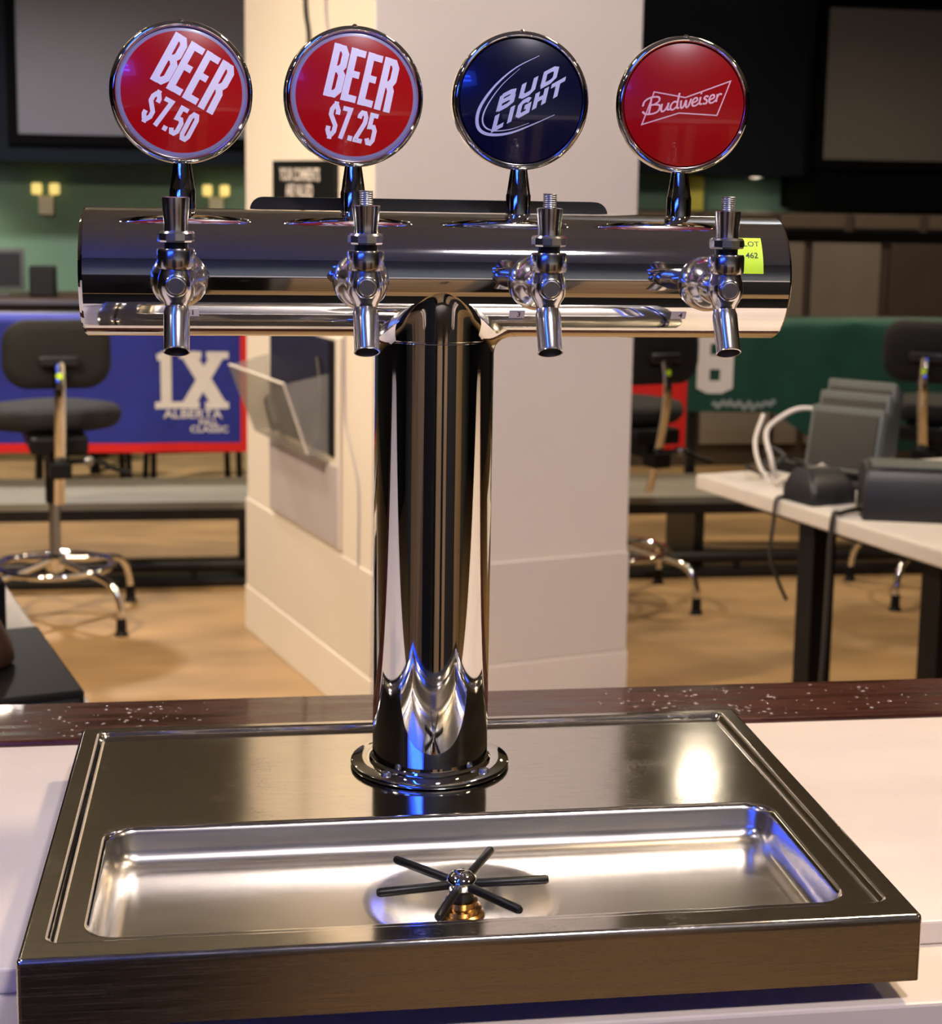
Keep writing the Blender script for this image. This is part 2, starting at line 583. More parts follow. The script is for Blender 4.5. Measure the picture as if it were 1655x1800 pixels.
# spilt droplets on the elbow rail
bm = bmesh.new()
rd = random.Random(3)
for k in range(230):
    x = rd.choice((rd.uniform(-.30, -.14), rd.uniform(.17, .34), rd.uniform(.30, .46), rd.gauss(-.2, .03), rd.gauss(.24, .04)))
    y = rd.uniform(.165, .242)
    q = rd.uniform(.0004, .0016)
    M = Matrix.Translation((x, y, -.0291)) @ Matrix.Diagonal((q * rd.uniform(1, 1.8), q, q * .55, 1))
    g = bmesh.ops.create_icosphere(bm, subdivisions=1, radius=1, matrix=M)
wdp = link('water_droplets', tobm(bm), mat('water', (150, 135, 125), .04, 0, .02, 50, coat=1., spec=.8), None, ang=80)
tag(wdp, 'tiny water droplets scattered on the dark wooden elbow rail', 'droplets', None, 'stuff')

# back bar behind the bartender
bb = empty('back_bar', (0, -2.7, FL))
tag(bb, 'dark back bar cabinet with a white worktop behind the bartender aisle', 'cabinet')
box('carcass', (-3, -.45, 0), (3, .1, 1.2), CABP, bb, .003)
box('worktop', (-3.05, -.48, 1.2), (3.05, .15, 1.27), TABW, bb, .004)
for k, (xa, xb, mm) in enumerate(((-2.95, -2.0, BBD), (-1.96, -1.1, BBD), (-1.06, -.06, BLACK), (-.02, .37, BBD), (.41, .57, BLACK), (.61, .84, BBD), (.88, 1.9, DARKW), (1.94, 2.95, BBD))):
    d = box('cabinet_door', (xa, .1, .03), (xb, .118, 1.14), mm, bb, .003)
    tube('handle', [(xb - .06, .135, .8), (xb - .06, .135, 1.0)], .006, SATIN, d)
mt = box('added_rubber_mat', (-2.4, -1.9, FL), (2.4, -.5, FL + .012), RUBBER, None, .004)  # unseen; added to darken what the tray front reflects
tag(mt, 'unseen black rubber mat added along the aisle to darken reflections', 'mat')
ck = empty('added_cooler', (-.55, -2.24, FL))  # unseen; added so chrome shows dark where the camera operator would reflect
tag(ck, 'unseen black cooler added before the back bar to darken chrome reflections', 'cooler')
box('cooler_body', (-.36, -.28, 0), (.36, .26, 1.32), BLACK, ck, .01)
cdr = box('cooler_door', (-.35, .26, .12), (.35, .30, 1.30), POSD, ck, .008)
tube('door_handle', [(.28, .33, .5), (.28, .34, .7), (.28, .33, .95)], .012, SATIN, cdr)
# ================================================================== DRIP TRAY
X, Y0, Y1 = .2332, -.272, .083
tray = empty('drip_tray', (0, 0, 0))
tag(tray, 'stainless steel drip tray with a sunken basin under the beer tower', 'drip tray')
def tr(i, r, z): return rrect(-X + i, X - i, Y0 + i, Y1 - i, r, z)
def re(i, r, z): return rrect(-.2218 + i, .2218 - i, -.2545 + i, .0762 - i, r, z)
def ba(i, r, z): return rrect(-.2045 + i, .2045 - i, -.2425 + i, -.0920 - i, max(r, .003), z)
loops = [tr(0, .0025, -.033), tr(0, .0025, -.001), tr(0, .0025, .0015), tr(.0004, .0025, .003), tr(.0016, .0025, .004), tr(.0024, .0025, .004),
         re(-.0008, .008, .004), re(0, .008, .004), re(.0012, .007, .0036), re(.0022, .006, .0026), re(.0034, .005, .0008), re(.0046, .004, .0001), re(.0062, .004, 0), re(.0070, .004, 0),
         ba(-.001, .018, 0), ba(0, .018, 0), ba(.0012, .017, -.0004), ba(.0026, .016, -.0018), ba(.0036, .0155, -.0042), ba(.0048, .0145, -.0125),
         ba(.0062, .014, -.0165), ba(.0088, .013, -.0195), ba(.0125, .012, -.0215), ba(.017, .011, -.022), ba(.0178, .011, -.022)]
n = len(loops[0])
cx, cy, cr = 0.0, -.1675, .0535
last = loops[-1]
circ = []
for v in last:      # circle, vertices matched by direction
    a = math.atan2((v.y - cy) * 2.6, v.x - cx)
    circ.append(a)
circ = [math.atan2(v.y - cy, (v.x - cx)) for v in last]
# even out angles in loop order
angs = [circ[0]]
for a in circ[1:]:
    while a < angs[-1] - 1e-9: a += 2 * PI
    angs.append(a)
even = [angs[0] + 2 * PI * k / n for k in range(n)]
mixa = [.15 * a + .85 * b for a, b in zip(angs, even)]
def ringc(r, z): return [Vector((cx + r * math.cos(a), cy + r * math.sin(a), z)) for a in mixa]
loops += [ringc(cr + .0036, -.022), ringc(cr + .003, -.022), ringc(cr, -.0222), ringc(cr - .003, -.0228), ringc(.03, -.0275), ringc(.016, -.0300), ringc(.012, -.0308), ringc(.004, -.0312)]
bm = loft(loops, False, True)
# an underside lip
body = link('tray_body', tobm(bm), STEEL, tray, ang=40)
body.data.materials.append(BRUSHED)
body.data.materials.append(BASIN)
for p in body.data.polygons:
    if abs(p.normal.z) < .3 and p.center.y < -.27:
        p.material_index = 1
    elif p.center.z < -.003 and -.25 < p.center.y < -.085 and abs(p.center.x) < .21:
        p.material_index = 2
# glass rinser
rin = empty('glass_rinser', (cx, cy, 0), 0, tray)
lathe('threaded_nut', [(.0135, -.0318), (.0135, -.0295), (.0118, -.0285), (.0118, -.026), (.0095, -.025), (.0095, -.0215), (.006, -.021)], BRASS, rin, 28)
lathe('hub_neck', [(.0075, -.0225), (.0068, -.016), (.0085, -.0135)], RUBBER, rin, 24)
lathe('spray_head', [(.0085, -.0145), (.0092, -.0115), (.0085, -.0085), (.006, -.0062), (.003, -.0052), (.0008, -.005)], CHROME, rin, 28)
for k in range(5):
    a = 2 * PI * k / 5
    lathe('spray_hole', [(.0006, -.0001), (.0007, .0004)], INK, rin, 8, Matrix.Translation((.0042 * math.cos(a), .0042 * math.sin(a), -.0056)))
for a in (-3, 62, 134, 192, 248, 303):
    a = math.radians(a)
    p0 = Vector((.006 * math.cos(a), .006 * math.sin(a), -.0125)); p1 = Vector((.050 * math.cos(a), .050 * math.sin(a), -.0112))
    d = p1 - p0
    L = d.length
    lathe('rinser_arm', [(.0022, 0), (.0026, .002), (.0026, L - .0015), (.0019, L)], RUBBER, rin, 14, axis_matrix(p0, d))

# ================================================================== BEER TOWER
tower = empty('beer_tower', (0, 0, 0))
tag(tower, 'polished chrome T-shaped beer tower with four taps and round badges', 'beer tower')
R, RB, ZB = .0381, .0396, .3247
XL, XR = -.2171, .2228
# base flange with bevelled rim
fl = lathe('base_flange', [(.0395, .0003), (.0505, .0003), (.0522, .0008), (.0526, .002), (.0522, .0036), (.0512, .0042), (.0395, .0042)], CHROME, tower, 72, None, False, False)
for k in range(4):
    a = math.radians(-45 + 90 * k)
    sc = lathe('flange_screw', [(.0034, .004), (.0034, .0052), (.0028, .0064), (.0012, .0071), (.0003, .0072)], SATIN, fl, 18, Matrix.Translation((.0452 * math.cos(a), .0452 * math.sin(a), 0)))
lathe('base_collar', [(R + .0002, .0003), (R + .0022, .0003), (R + .0022, .0052), (R + .0012, .0064), (R + .0001, .0066)], CHROME, tower, 72, None, False, False)
lathe('column', [(R, .002), (R, .2826), (R, .2831), (R - .0004, .2836), (R - .0004, .2842), (R, .2847), (R, .2852), (R, .2885)], CHROME, tower, 96, None, False, False)
# saddle between column and crossbar
N, K = 128, 9
loopsS = [[] for _ in range(K + 1)]
for i in range(N):
    t = 2 * PI * i / N
    c, s = math.cos(t), math.sin(t)
    P = Vector((R * c, R * s, ZB - math.sqrt(max(0, RB ** 2 - (R * s) ** 2))))
    a = .006 + .006 * abs(c)
    b = .0145 * abs(c) ** 1.3
    A0 = P - Vector((0, 0, a)); A0.z = max(A0.z, .2850) if abs(c) < .3 else max(A0.z, .2746)
    yb = P.y * (1 + .012)
    yb = max(-RB * .999, min(RB * .999, yb))
    B0 = Vector((P.x + math.copysign(b, c), yb, 0)); B0.z = ZB - math.sqrt(RB ** 2 - yb ** 2) - .0001
    loopsS[0].append(Vector((R * c, R * s, min(A0.z, .2860))))
    for k in range(K):
        u = k / (K - 1)
        loopsS[k + 1].append(A0 * (1 - u) ** 2 + P * (2 * u * (1 - u)) + B0 * u * u)
link('saddle_joint', tobm(loft(loopsS)), CHROME, tower, ang=70)
# crossbar
MX = axis_matrix((0, 0, ZB), (1, 0, 0))
L0, L1 = XL, XR
lathe('crossbar', [(RB - .003, L0 - .0002), (RB - .001, L0), (RB, L0 + .0012), (RB, L0 + .0018), (RB, L1 - .0018), (RB, L1 - .0012), (RB - .001, L1), (RB - .003, L1 + .0002)], CHROME, tower, 128, MX, True, True)
for xx, sg in ((L0, -1), (L1, 1)):
    lathe('end_cap', [(RB - .004, .0001), (RB - .005, .0016), (.001, .0026)], CHROME, tower, 64, axis_matrix((xx, 0, ZB), (sg, 0, 0)))
# rear access cover, black, wrapped over the top of the bar
bm = bmesh.new()
prof = []
vs_out = []
pts = rrect(-.1165, .1165, -.012, .012, .0085, 0, 6)
cv = loft([[Vector((p.x, .026 + .0, .3595 + p.y)) for p in pts], [Vector((p.x, .040, .3595 + p.y)) for p in pts]], True, True)
bm.free()
link('rear_access_cover', tobm(cv), BLACK, tower)

def bar_fn(off):
    def fn(x, v):      # v is arc length above the horizontal front line
        a = v / RB
        return Vector((x, -(RB + off) * math.cos(a), ZB + (RB + off) * math.sin(a)))
    return fn
def patch(name, x0, x1, v0, v1, m, parent, off=.0003, ny=10):
    vs, fs = [], []
    fn, fi = bar_fn(off), bar_fn(-.0002)
    for k in range(ny + 1):
        v = v0 + (v1 - v0) * k / ny
        vs += [fn(x0, v), fn(x1, v), fi(x0, v), fi(x1, v)]
    for k in range(ny):
        a = k * 4
        fs += [(a, a + 1, a + 5, a + 4), (a + 2, a + 6, a + 7, a + 3), (a, a + 4, a + 6, a + 2), (a + 1, a + 3, a + 7, a + 5)]
    fs += [(0, 2, 3, 1), (ny * 4, ny * 4 + 1, ny * 4 + 3, ny * 4 + 2)]
    return link(name, mesh(vs, fs), m, parent, ang=60)
def on_bar(name, txt, size, x, v, parent, off=0, xs=1.):
    return decal(name, text_bm(txt, size, off, 0, 'CENTER', xs), bar_fn(.0004), INK, parent, M2(0, x, v), .002)
lot = patch('lot_sticker', .1835, .2040, .0045, .0288, LIME, tower)
lot['label'] = 'lime green lot sticker'
on_bar('lot_lettering', 'LOT', .0052, .1972, .0240, lot, .00004, 1.05)
on_bar('lot_lettering', '462', .0052, .1968, .0160, lot, .00008, 1.05)
for x, tx in ((-.1525, '1'), (.0477, '3'), (.1515, '4')):
    p = patch('tap_number_label', x - .0048, x + .0048, -.0268, -.0212, PAPER, tower, .0003, 4)
    on_bar('number', tx, .0052, x + .0012, -.0240, p, .0001)

FX = (-.1578, -.0525, .0525, .1578)
# ---------------- faucets
def faucet(x, kind):
    y, z = -.113, .3245
    f = empty('faucet', (x, y, z), 0, tower)
    lathe('shank_collar', [(.0072, -.0745), (.0085, -.066), (.0110, -.058), (.0152, -.051), (.0164, -.047), (.0166, -.038), (.0158, -.033), (.0138, -.028), (.0112, -.0245), (.0095, -.022), (.0080, -.012), (.0075, -.002)], CHROME2, f, 48, axis_matrix((0, 0, 0), (0, -1, 0)), True, True, None, 50)
    # body: ball with neck
    lathe('faucet_body', [(.0062, -.0165), (.0064, -.0125), (.0075, -.0095), (.0098, -.0055), (.0107, -.001), (.0103, .003), (.0092, .0065), (.0088, .0085)], CHROME2, f, 36)
    lathe('bonnet', [(.0084, .0078), (.0102, .0088), (.0106, .0100), (.0106, .0182), (.0101, .0196), (.0070, .0198)], CHROME2, f, 36,
          scal=(lambda k, z: 1 - .03 * (k % 2)) if kind == 2 else None)
    lathe('bonnet_gap', [(.0066, .0190), (.0066, .0238)], RUBBER, f, 24)
    lathe('lock_nut', [(.0070, .0230), (.0098, .0232), (.0103, .0242), (.0103, .0280), (.0094, .0292), (.0062, .0294)], CHROME2, f, 12, ang=25)
    if kind == 2:
        lathe('ferrule', [(.0068, .0288), (.0066, .031), (.0071, .036), (.0080, .0446), (.0072, .0449)], CHROME2, f, 40, scal=lambda k, z: 1 - .07 * ((k // 2) % 2))
    else:
        lathe('ferrule', [(.0066, .0288), (.0066, .033), (.0073, .040), (.0076, .0446 + (.003 if kind == 1 else 0)), (.0062, .0450 + (.003 if kind == 1 else 0))], CHROME2, f, 32)
    if kind != 1:
        pr = []
        zz = .0440
        while zz < .0535:
            pr += [(.0037, zz), (.0041, zz + .0004), (.0037, zz + .0008)]
            zz += .0012
        lathe('threaded_stud', pr, SATIN, f, 20, ang=60)
    # vent plug on the front
    vp = lathe('vent_plug', [(.0066, -.004), (.0066, .0012), (.0058, .0020), (.0050, .0022)], CHROME2, f, 28, axis_matrix((0, -.0085, -.0005), (0, -1, -.05)))
    lathe('plug_disc', [(.0049, .0018), (.0049, .0026), (.0044, .0030)], SATIN, vp, 28, axis_matrix((0, -.0085, -.0005), (0, -1, -.05)))
    d = Vector((0, -math.sin(math.radians(27)), -math.cos(math.radians(27))))
    sp = lathe('spout', [(.0058, -.003), (.0066, .0005), (.0073, .0030), (.0073, .0075), (.0071, .0250), (.0074, .0262), (.0066, .0263), (.0064, .0240), (.0062, .010)], CHROME2, f, 32, axis_matrix((0, -.0005, -.0135), d), True, False)
    lathe('spout_bore', [(.0061, .0120), (.0001, .0121)], SPOUTIN, sp, 24, axis_matrix((0, -.0005, -.0135), d), False, False)
    return f
for x, k in zip(FX, (1, 2, 3, 4)):
    faucet(x, k)

# ---------------- badges
MR = .0432
DH = .0052       # dome height
RF = .0386       # dome radius
def dome_y(x, v, lift=0.):
    q = min(1., (x * x + v * v) / (RF * RF))
    return -.0055 - DH * (1 - q) - lift
def badge(x, face, yaw, label, prints):
    b = empty('tap_badge', (x, 0, .4342), math.radians(yaw), tower)
    b['label'] = label
    MY = axis_matrix((0, 0, 0), (0, -1, 0))
    lathe('badge_rim', [(.0405, -.0070), (.0424, -.0066), (.0432, -.0050), (.0432, .0030), (.0428, .0056), (.0419, .0072), (.0406, .0077), (.0396, .0070), (.0390, .0054), (.0387, .0030)], CHROME, b, 96, MY, True, False, None, 50)
    lathe('rim_screw', [(.0016, 0), (.0016, .0012), (.0008, .0018)], CHROME, b, 12, axis_matrix((0, -.005, .0420), (0, -.3, 1)))
    prof = []
    lim = .0366 if face is RED else RF
    for k in range(14):
        r = lim * (1 - k / 13)
        prof.append((max(r, .0002), -dome_y(r, 0)))
    fc = lathe('badge_face', prof, face, b, 72, MY, False, True, None, 60)
    if face is RED:
        lathe('face_border', [(RF + .0004, .0050), (RF, -dome_y(RF, 0)), (.0376, -dome_y(.0376, 0)), (.0365, -dome_y(.0365, 0))], PALE, b, 72, MY, False, False, None, 60)
    for nm, bm_, pre, mm in prints:
        decal(nm, bm_, lambda u, v: Vector((u, dome_y(u, v, .00018), v)), mm, b, pre, .003)
    MZ = None
    lathe('badge_stem', [(.0079, -.0735), (.0079, -.0590), (.0074, -.0574), (.0064, -.0500), (.0054, -.0432), (.0052, -.0405)], CHROME, b, 40)
    return b
r = MR
wd = {'.': .42, '$': 1.05}
badge(FX[0], RED, 5, 'red badge lettered BEER $7.50', [
    ('beer_lettering', block_text('BEER', .97 * r, .76 * r, .098 * r, .10), M2(-29, .17 * r, .262 * r, .02 * r), PRINT),
    ('price_lettering', block_text('$7.50', .74 * r, .43 * r, .064 * r, .12, wd), M2(-28, -.165 * r, -.345 * r), PRINT)])
badge(FX[1], RED, 3, 'red badge lettered BEER $7.25', [
    ('beer_lettering', block_text('BEER', .97 * r, .76 * r, .098 * r, .10), M2(-13.5, .10 * r, .262 * r), PRINT),
    ('price_lettering', block_text('$7.25', .72 * r, .46 * r, .064 * r, .12, wd), M2(-12, -.04 * r, -.40 * r), PRINT)])
def pxs(pts, c0, rad):
    return [((p[0] - c0[0]) / rad * r, -(p[1] - c0[1]) / rad * r) for p in pts]
c3, r3 = (433, 420), 347
def crescent(pts, w0, w1):
    """ribbon whose width swells in the middle"""
    P = smoothpath([(p[0], p[1], 0) for p in pts], 5)
    bm = bmesh.new()
    N = len(P)
    L = []
    for i, p in enumerate(P):
        t = (P[min(i + 1, N - 1)] - P[max(i - 1, 0)]).normalized()
        nrm = Vector((-t.y, t.x, 0))
        wv = w0 + (w1 - w0) * math.sin(PI * i / (N - 1)) ** 1.5
        L.append((bm.verts.new(p + nrm * wv / 2), bm.verts.new(p - nrm * wv / 2)))
    for i in range(N - 1):
        bm.faces.new((L[i][0], L[i][1], L[i + 1][1], L[i + 1][0]))
    return bm
sw1 = crescent(pxs([(518, 196), (400, 258), (300, 345), (228, 445), (208, 520), (226, 572), (285, 592), (380, 580), (500, 532), (600, 486)], c3, r3), .0003, .0021)
sw2 = crescent(pxs([(420, 262), (330, 345), (262, 440), (236, 510), (250, 555), (300, 572), (380, 562), (470, 530)], c3, r3), .0002, .0010)
badge(FX[2], NAVY, -2, 'navy badge lettered BUD LIGHT inside a silver swoosh', [
    ('beer_lettering', block_text('BUD', .92 * r, .23 * r, .068 * r, .10), M2(-0, .085 * r, .18 * r) @ Matrix(((1, .25, 0, 0), (.55, .98, 0, 0), (0, 0, 1, 0), (0, 0, 0, 1))), PRINTB),
    ('beer_lettering', block_text('LIGHT', 1.04 * r, .24 * r, .066 * r, .10, {'I': .45, 'L': .85}), M2(0, .10 * r, -.055 * r) @ Matrix(((1, .22, 0, 0), (.56, .98, 0, 0), (0, 0, 1, 0), (0, 0, 0, 1))), PRINTB),
    ('swoosh', sw1, None, PRINTB), ('swoosh', sw2, None, PRINTB)])
SC = {
    'B': (1.45, [[(.1, 0), (.12, 1.0), (.1, 2)], [(-.75, 1.1), (-.62, 1.7), (0, 2.05), (.9, 1.95), (1.05, 1.45), (.55, 1.1), (.15, 1.08)], [(.55, 1.1), (1.2, .85), (1.15, .2), (.6, -.05), (-.25, .05), (-.7, .45)]]),
    'u': (1.05, [[(0, 1), (.0, .25), (.22, .0), (.5, .2), (.72, .7)], [(.75, 1), (.74, .2), (1.02, .08)]]),
    'd': (1.15, [[(.72, .85), (.35, 1), (.02, .6), (.06, .15), (.35, 0), (.7, .3)], [(.82, 2), (.76, .3), (1.05, .06)]]),
    'w': (1.35, [[(0, 1), (.08, .15), (.34, .08), (.6, .95)], [(.6, .95), (.68, .12), (.95, .08), (1.18, 1.)]]),
    'e': (.88, [[(.02, .42), (.55, .6), (.5, .95), (.2, .95), (0, .5), (.15, .06), (.5, .02), (.85, .3)]]),
    'i': (.42, [[(.05, 1), (.04, .2), (.35, .06)], [(.07, 1.35), (.09, 1.55)]]),
    's': (.72, [[(.58, .85), (.3, 1), (.1, .75), (.45, .42), (.42, .06), (0, .1)]]),
    'r': (.75, [[(.05, 1), (.04, 0)], [(.04, .55), (.3, .95), (.62, .85)]]),
}
def script_bm():
    pol, x = [], 0.
    for ch in 'Budweiser':
        adv, st = SC[ch]
        for pl in st:
            P = smoothpath([(p[0] + x, p[1], 0) for p in pl], 4) if len(pl) > 2 else [Vector((p[0] + x, p[1], 0)) for p in pl]
            pol.append(([(p.x, p.y) for p in P], .22))
        x += adv
    return strokes_bm(pol, .17)
c4, r4 = (1238, 445), 342
bow = pxs([(1078, 385), (1235, 410), (1470, 322), (1402, 494), (1205, 487), (1022, 547), (1078, 385)], c4, r4)
badge(FX[3], RED2, -3, 'deep red badge with a script name in a bow-tie outline', [
    ('bow_tie_outline', strokes_bm([(bow, .0008)], .0008), None, PRINTP),
    ('script_lettering', script_bm(), M2(11, -.0010, -.0016, .0) @ Matrix(((.0056, .0016, 0, -.0232), (0, .0048, 0, -.0003), (0, 0, 1, 0), (0, 0, 0, 1))), PRINTP)])

# ================================================================== ON THE PILLAR
def onp(s, off, z):      # point on the pillar's printed side, off = distance out of the face
    p = PA + E2 * s - E1 * off
    return Vector((p.x, p.y, z))
ML = Matrix.Translation(PA) @ Matrix((( -E2.x, -E1.x, 0, 0), (-E2.y, -E1.y, 0, 0), (0, 0, 1, 0), (0, 0, 0, 1)))   # local x runs to the near corner, y out of the face
# sign
sg = empty('comment_sign', onp(.54, 0, .30))
tag(sg, 'small black sign reading YOUR COMMENTS ARE VALUED on the pillar', 'sign')
MS = Matrix.Translation(-Vector(sg.location)) @ ML
box('sign_plate', (-.833, .0, .17), (-.27, .012, .43), BLACK, sg, .003, MS)
def sign_fn(u, v):
    return MS @ Vector((u, .0128, v))
for t, z in (('YOUR COMMENTS', .388), ('ARE VALUED', .342)):
    decal('sign_lettering', text_bm(t, .050, .0014, 0, 'CENTER', .86), sign_fn, PAPER, sg, M2(0, -.575, z))
# notice board with grey lower panel
nb = empty('notice_board', onp(.55, 0, -.64))
tag(nb, 'white framed board with a navy poster on the pillar behind the clear leaflet holder', 'notice board')
MN = Matrix.Translation(-Vector(nb.location)) @ ML
box('frame', (-.87, 0, -.645), (-.232, .012, -.05), PILL2, nb, .003, MN)
box('poster', (-.856, .012, -.385), (-.262, .0145, -.06), NAVYB, nb, .001, MN)
box('grey_panel', (-.86, .012, -.636), (-.24, .016, -.41), GREYB, nb, .002, MN)
box('poster_edge', (-.300, .0145, -.385), (-.264, .020, -.06), BLACK, nb, .001, MN)
# leaflet holder of clear acrylic
lh = empty('leaflet_holder', onp(.55, 0, -.40))
tag(lh, 'clear acrylic leaflet holder fixed to the notice board', 'leaflet holder')
MH = Matrix.Translation(-Vector(lh.location)) @ ML
def plate(name, quad, th, m, parent, M):
    q = [Vector(p) for p in quad]
    nn = (q[1] - q[0]).cross(q[3] - q[0]).normalized() * th
    vs = [M @ p for p in q] + [M @ (p + nn) for p in q]
    return link(name, mesh(vs, [(3, 2, 1, 0), (4, 5, 6, 7), (0, 1, 5, 4), (1, 2, 6, 5), (2, 3, 7, 6), (3, 0, 4, 7)]), m, parent)
plate('front_panel', [(-.88, .135, -.19), (-.338, .135, -.187), (-.32, .07, -.385), (-.83, .07, -.385)], .004, ACRYL, lh, MH)
plate('side_panel', [(-.338, .135, -.187), (-.300, .017, -.155), (-.300, .017, -.385), (-.32, .07, -.385)], .004, ACRYL, lh, MH)
plate('side_panel', [(-.88, .135, -.19), (-.86, .017, -.155), (-.84, .017, -.385), (-.83, .07, -.385)], .004, ACRYL, lh, MH)
plate('bottom_panel', [(-.83, .07, -.385), (-.32, .07, -.385), (-.300, .017, -.392), (-.84, .017, -.392)], .004, ACRYL, lh, MH)
tube('holder_rim', [MH @ Vector(p) for p in ((-.88, .135, -.188), (-.338, .135, -.185), (-.32, .072, -.384))], .004, CABLEW, lh, 8, False)
pn = empty('corded_pen', onp(.36, 0, -.38))
tag(pn, 'dark pen on a curly cord hanging beside the leaflet holder', 'pen')
MPn = Matrix.Translation(-Vector(pn.location)) @ ML
tube('cord', [MPn @ Vector(p) for p in ((-.39, .020, -.12), (-.34, .028, -.2), (-.325, .03, -.27), (-.36, .03, -.33), (-.42, .03, -.365))], .006, CABLED, pn)
tube('pen_tip', [MPn @ Vector(p) for p in ((-.415, .03, -.362), (-.47, .03, -.38))], .009, BRASS, pn, 10, False)
cl = tube('loose_leaflet_clip', [onp(.80, .03, -.29), onp(.74, .04, -.325), onp(.70, .04, -.36)], .022, CABLED, None, 10)
tag(cl, 'small dark clip seen through the clear leaflet holder', 'clip')
wr = tube('wall_wire', [onp(.212, .004, -.02), onp(.208, .004, -.2), onp(.195, .004, -.29), onp(.13, .004, -.38), onp(.095, .004, -.46), onp(.095, .004, -.665)], .0028, GREYB, None, 6)
tag(wr, 'thin pale wire running down the pillar beside the notice board', 'wire')
for i, pts in enumerate(([(.50, .66), (.508, .78), (.538, .88), (.545, 1.2), (.54, CE)], [(.33, .66), (.344, .768), (.368, .861), (.37, 1.2), (.37, CE)])):
    o = tube('hanging_cable', [onp(s, .006, z) for s, z in pts], .007 if i == 0 else .004, CABLED if i == 0 else GREYB, None, 6)
    tag(o, ('dark cable' if i == 0 else 'thin grey cable') + ' running up the pillar above the comment sign', 'cable')

# ================================================================== STOOLS
def make_stool():
    s = empty('drafting_stool')
    # seat
    def ell(rx, ry, z, y=0): return [Vector((rx * math.cos(2 * PI * k / 40), y + ry * math.sin(2 * PI * k / 40), z)) for k in range(40)]
    link('seat', tobm(loft([ell(.17, .16, .655), ell(.205, .19, .66), ell(.222, .207, .68), ell(.224, .21, .70), ell(.212, .198, .722), ell(.15, .14, .732), ell(.05, .05, .728)], True, True)), FABRIC, s, ang=60)
    # backrest, rounded pad
    def rr(hx, hz, y, bow): 
        return [Vector((p.x, y + bow * (p.x / .17) ** 2, p.y + .918)) for p in rrect(-hx, hx, -hz, hz, min(hx, hz) * .72, 0, 7)]
    link('backrest', tobm(loft([rr(.13, .075, -.268, .02), rr(.158, .1, -.262, .025), rr(.168, .11, -.245, .028), rr(.165, .107, -.225, .03), rr(.14, .085, -.212, .03)], True, True)), FABRIC, s, ang=60)
    box('back_bracket', (-.06, -.29, .885), (.06, -.262, .918), POSD, s, .008)
    tube('back_spine', [(0, -.285, .90), (0, -.30, .82), (0, -.292, .72), (0, -.255, .58), (0, -.20, .43)], .016, CHROME, s, 10, True, False, (.017, .006))
    st = lathe('lime_tag', [(.0001, 0), (.011, 0), (.011, .0015), (.0001, .0015)], LIME, s, 12, axis_matrix((0, -.301, .855), (0, -1, .2)))
    box('spine_clamp', (-.034, -.285, .525), (.034, -.205, .578), BLACK, s, .006)
    box('seat_mechanism', (-.09, -.25, .60), (.09, .12, .655), BLACK, s, .01)
    box('clamp_arm', (-.03, -.23, .55), (.03, -.08, .62), BLACK, s, .006)
    tube('tilt_lever', [(.02, -.22, .57), (.12, -.23, .57), (.16, -.24, .55), (.22, -.25, .53)], .009, BLACK, s)
    lathe('lever_knob', [(.008, 0), (.016, .006), (.016, .024), (.008, .03)], SATIN, s, 16, axis_matrix((.085, -.235, .575), (.2, -1, 0)))
    lathe('post_sleeve', [(.028, .40), (.028, .61)], BLACK, s, 24)
    lathe('post', [(.0185, .17), (.0185, .42)], SATIN, s, 24)
    lathe('hub', [(.024, .165), (.034, .175), (.034, .215), (.022, .225)], CHROME, s, 24)
    ringpts = [(.185 * math.cos(2 * PI * k / 48), .185 * math.sin(2 * PI * k / 48), .185) for k in range(48)]
    tube('foot_ring', ringpts, .0115, CHROME, s, 10, False, True)
    for a in (-45, 45, 135, 225):
        a = math.radians(a)
        c, si = math.cos(a), math.sin(a)
        lg = tube('leg', [(.02 * c, .02 * si, .205), (.12 * c, .12 * si, .188), (.24 * c, .24 * si, .172), (.295 * c, .295 * si, .145), (.318 * c, .318 * si, .09), (.322 * c, .322 * si, .045)], .0125, CHROME, s, 10)
        lathe('foot_cap', [(.023, 0), (.022, .006), (.017, .012), (.016, .055), (.012, .058)], BLACK, lg, 16, Matrix.Translation((.322 * c, .322 * si, 0)))
    return s
st1 = make_stool()
st2, st3 = copy_tree(st1), copy_tree(st1)
st1.location = (-.742, 4.60, FL); st1.rotation_euler.z = math.radians(11)
st2.location = (1.20, 4.70, FL); st2.rotation_euler.z = math.radians(18)
st3.location = (2.39, 4.70, FL); st3.rotation_euler.z = math.radians(-36)
for st, an in ((st1, -11), (st2, -15), (st3, 36)):        # the seat swivels on its base
    for ch in st.children:
        if ch.name.startswith('leg'):
            ch.rotation_euler.z = math.radians(an)
G = 'black drafting stools with chrome bases'
tag(st1, 'black drafting stool with chrome base in front of the blue banner', 'stool', G)
tag(st2, 'black drafting stool standing between the pillar and the white numeral 8', 'stool', G)
tag(st3, 'black drafting stool behind the stacked till terminals', 'stool', G)

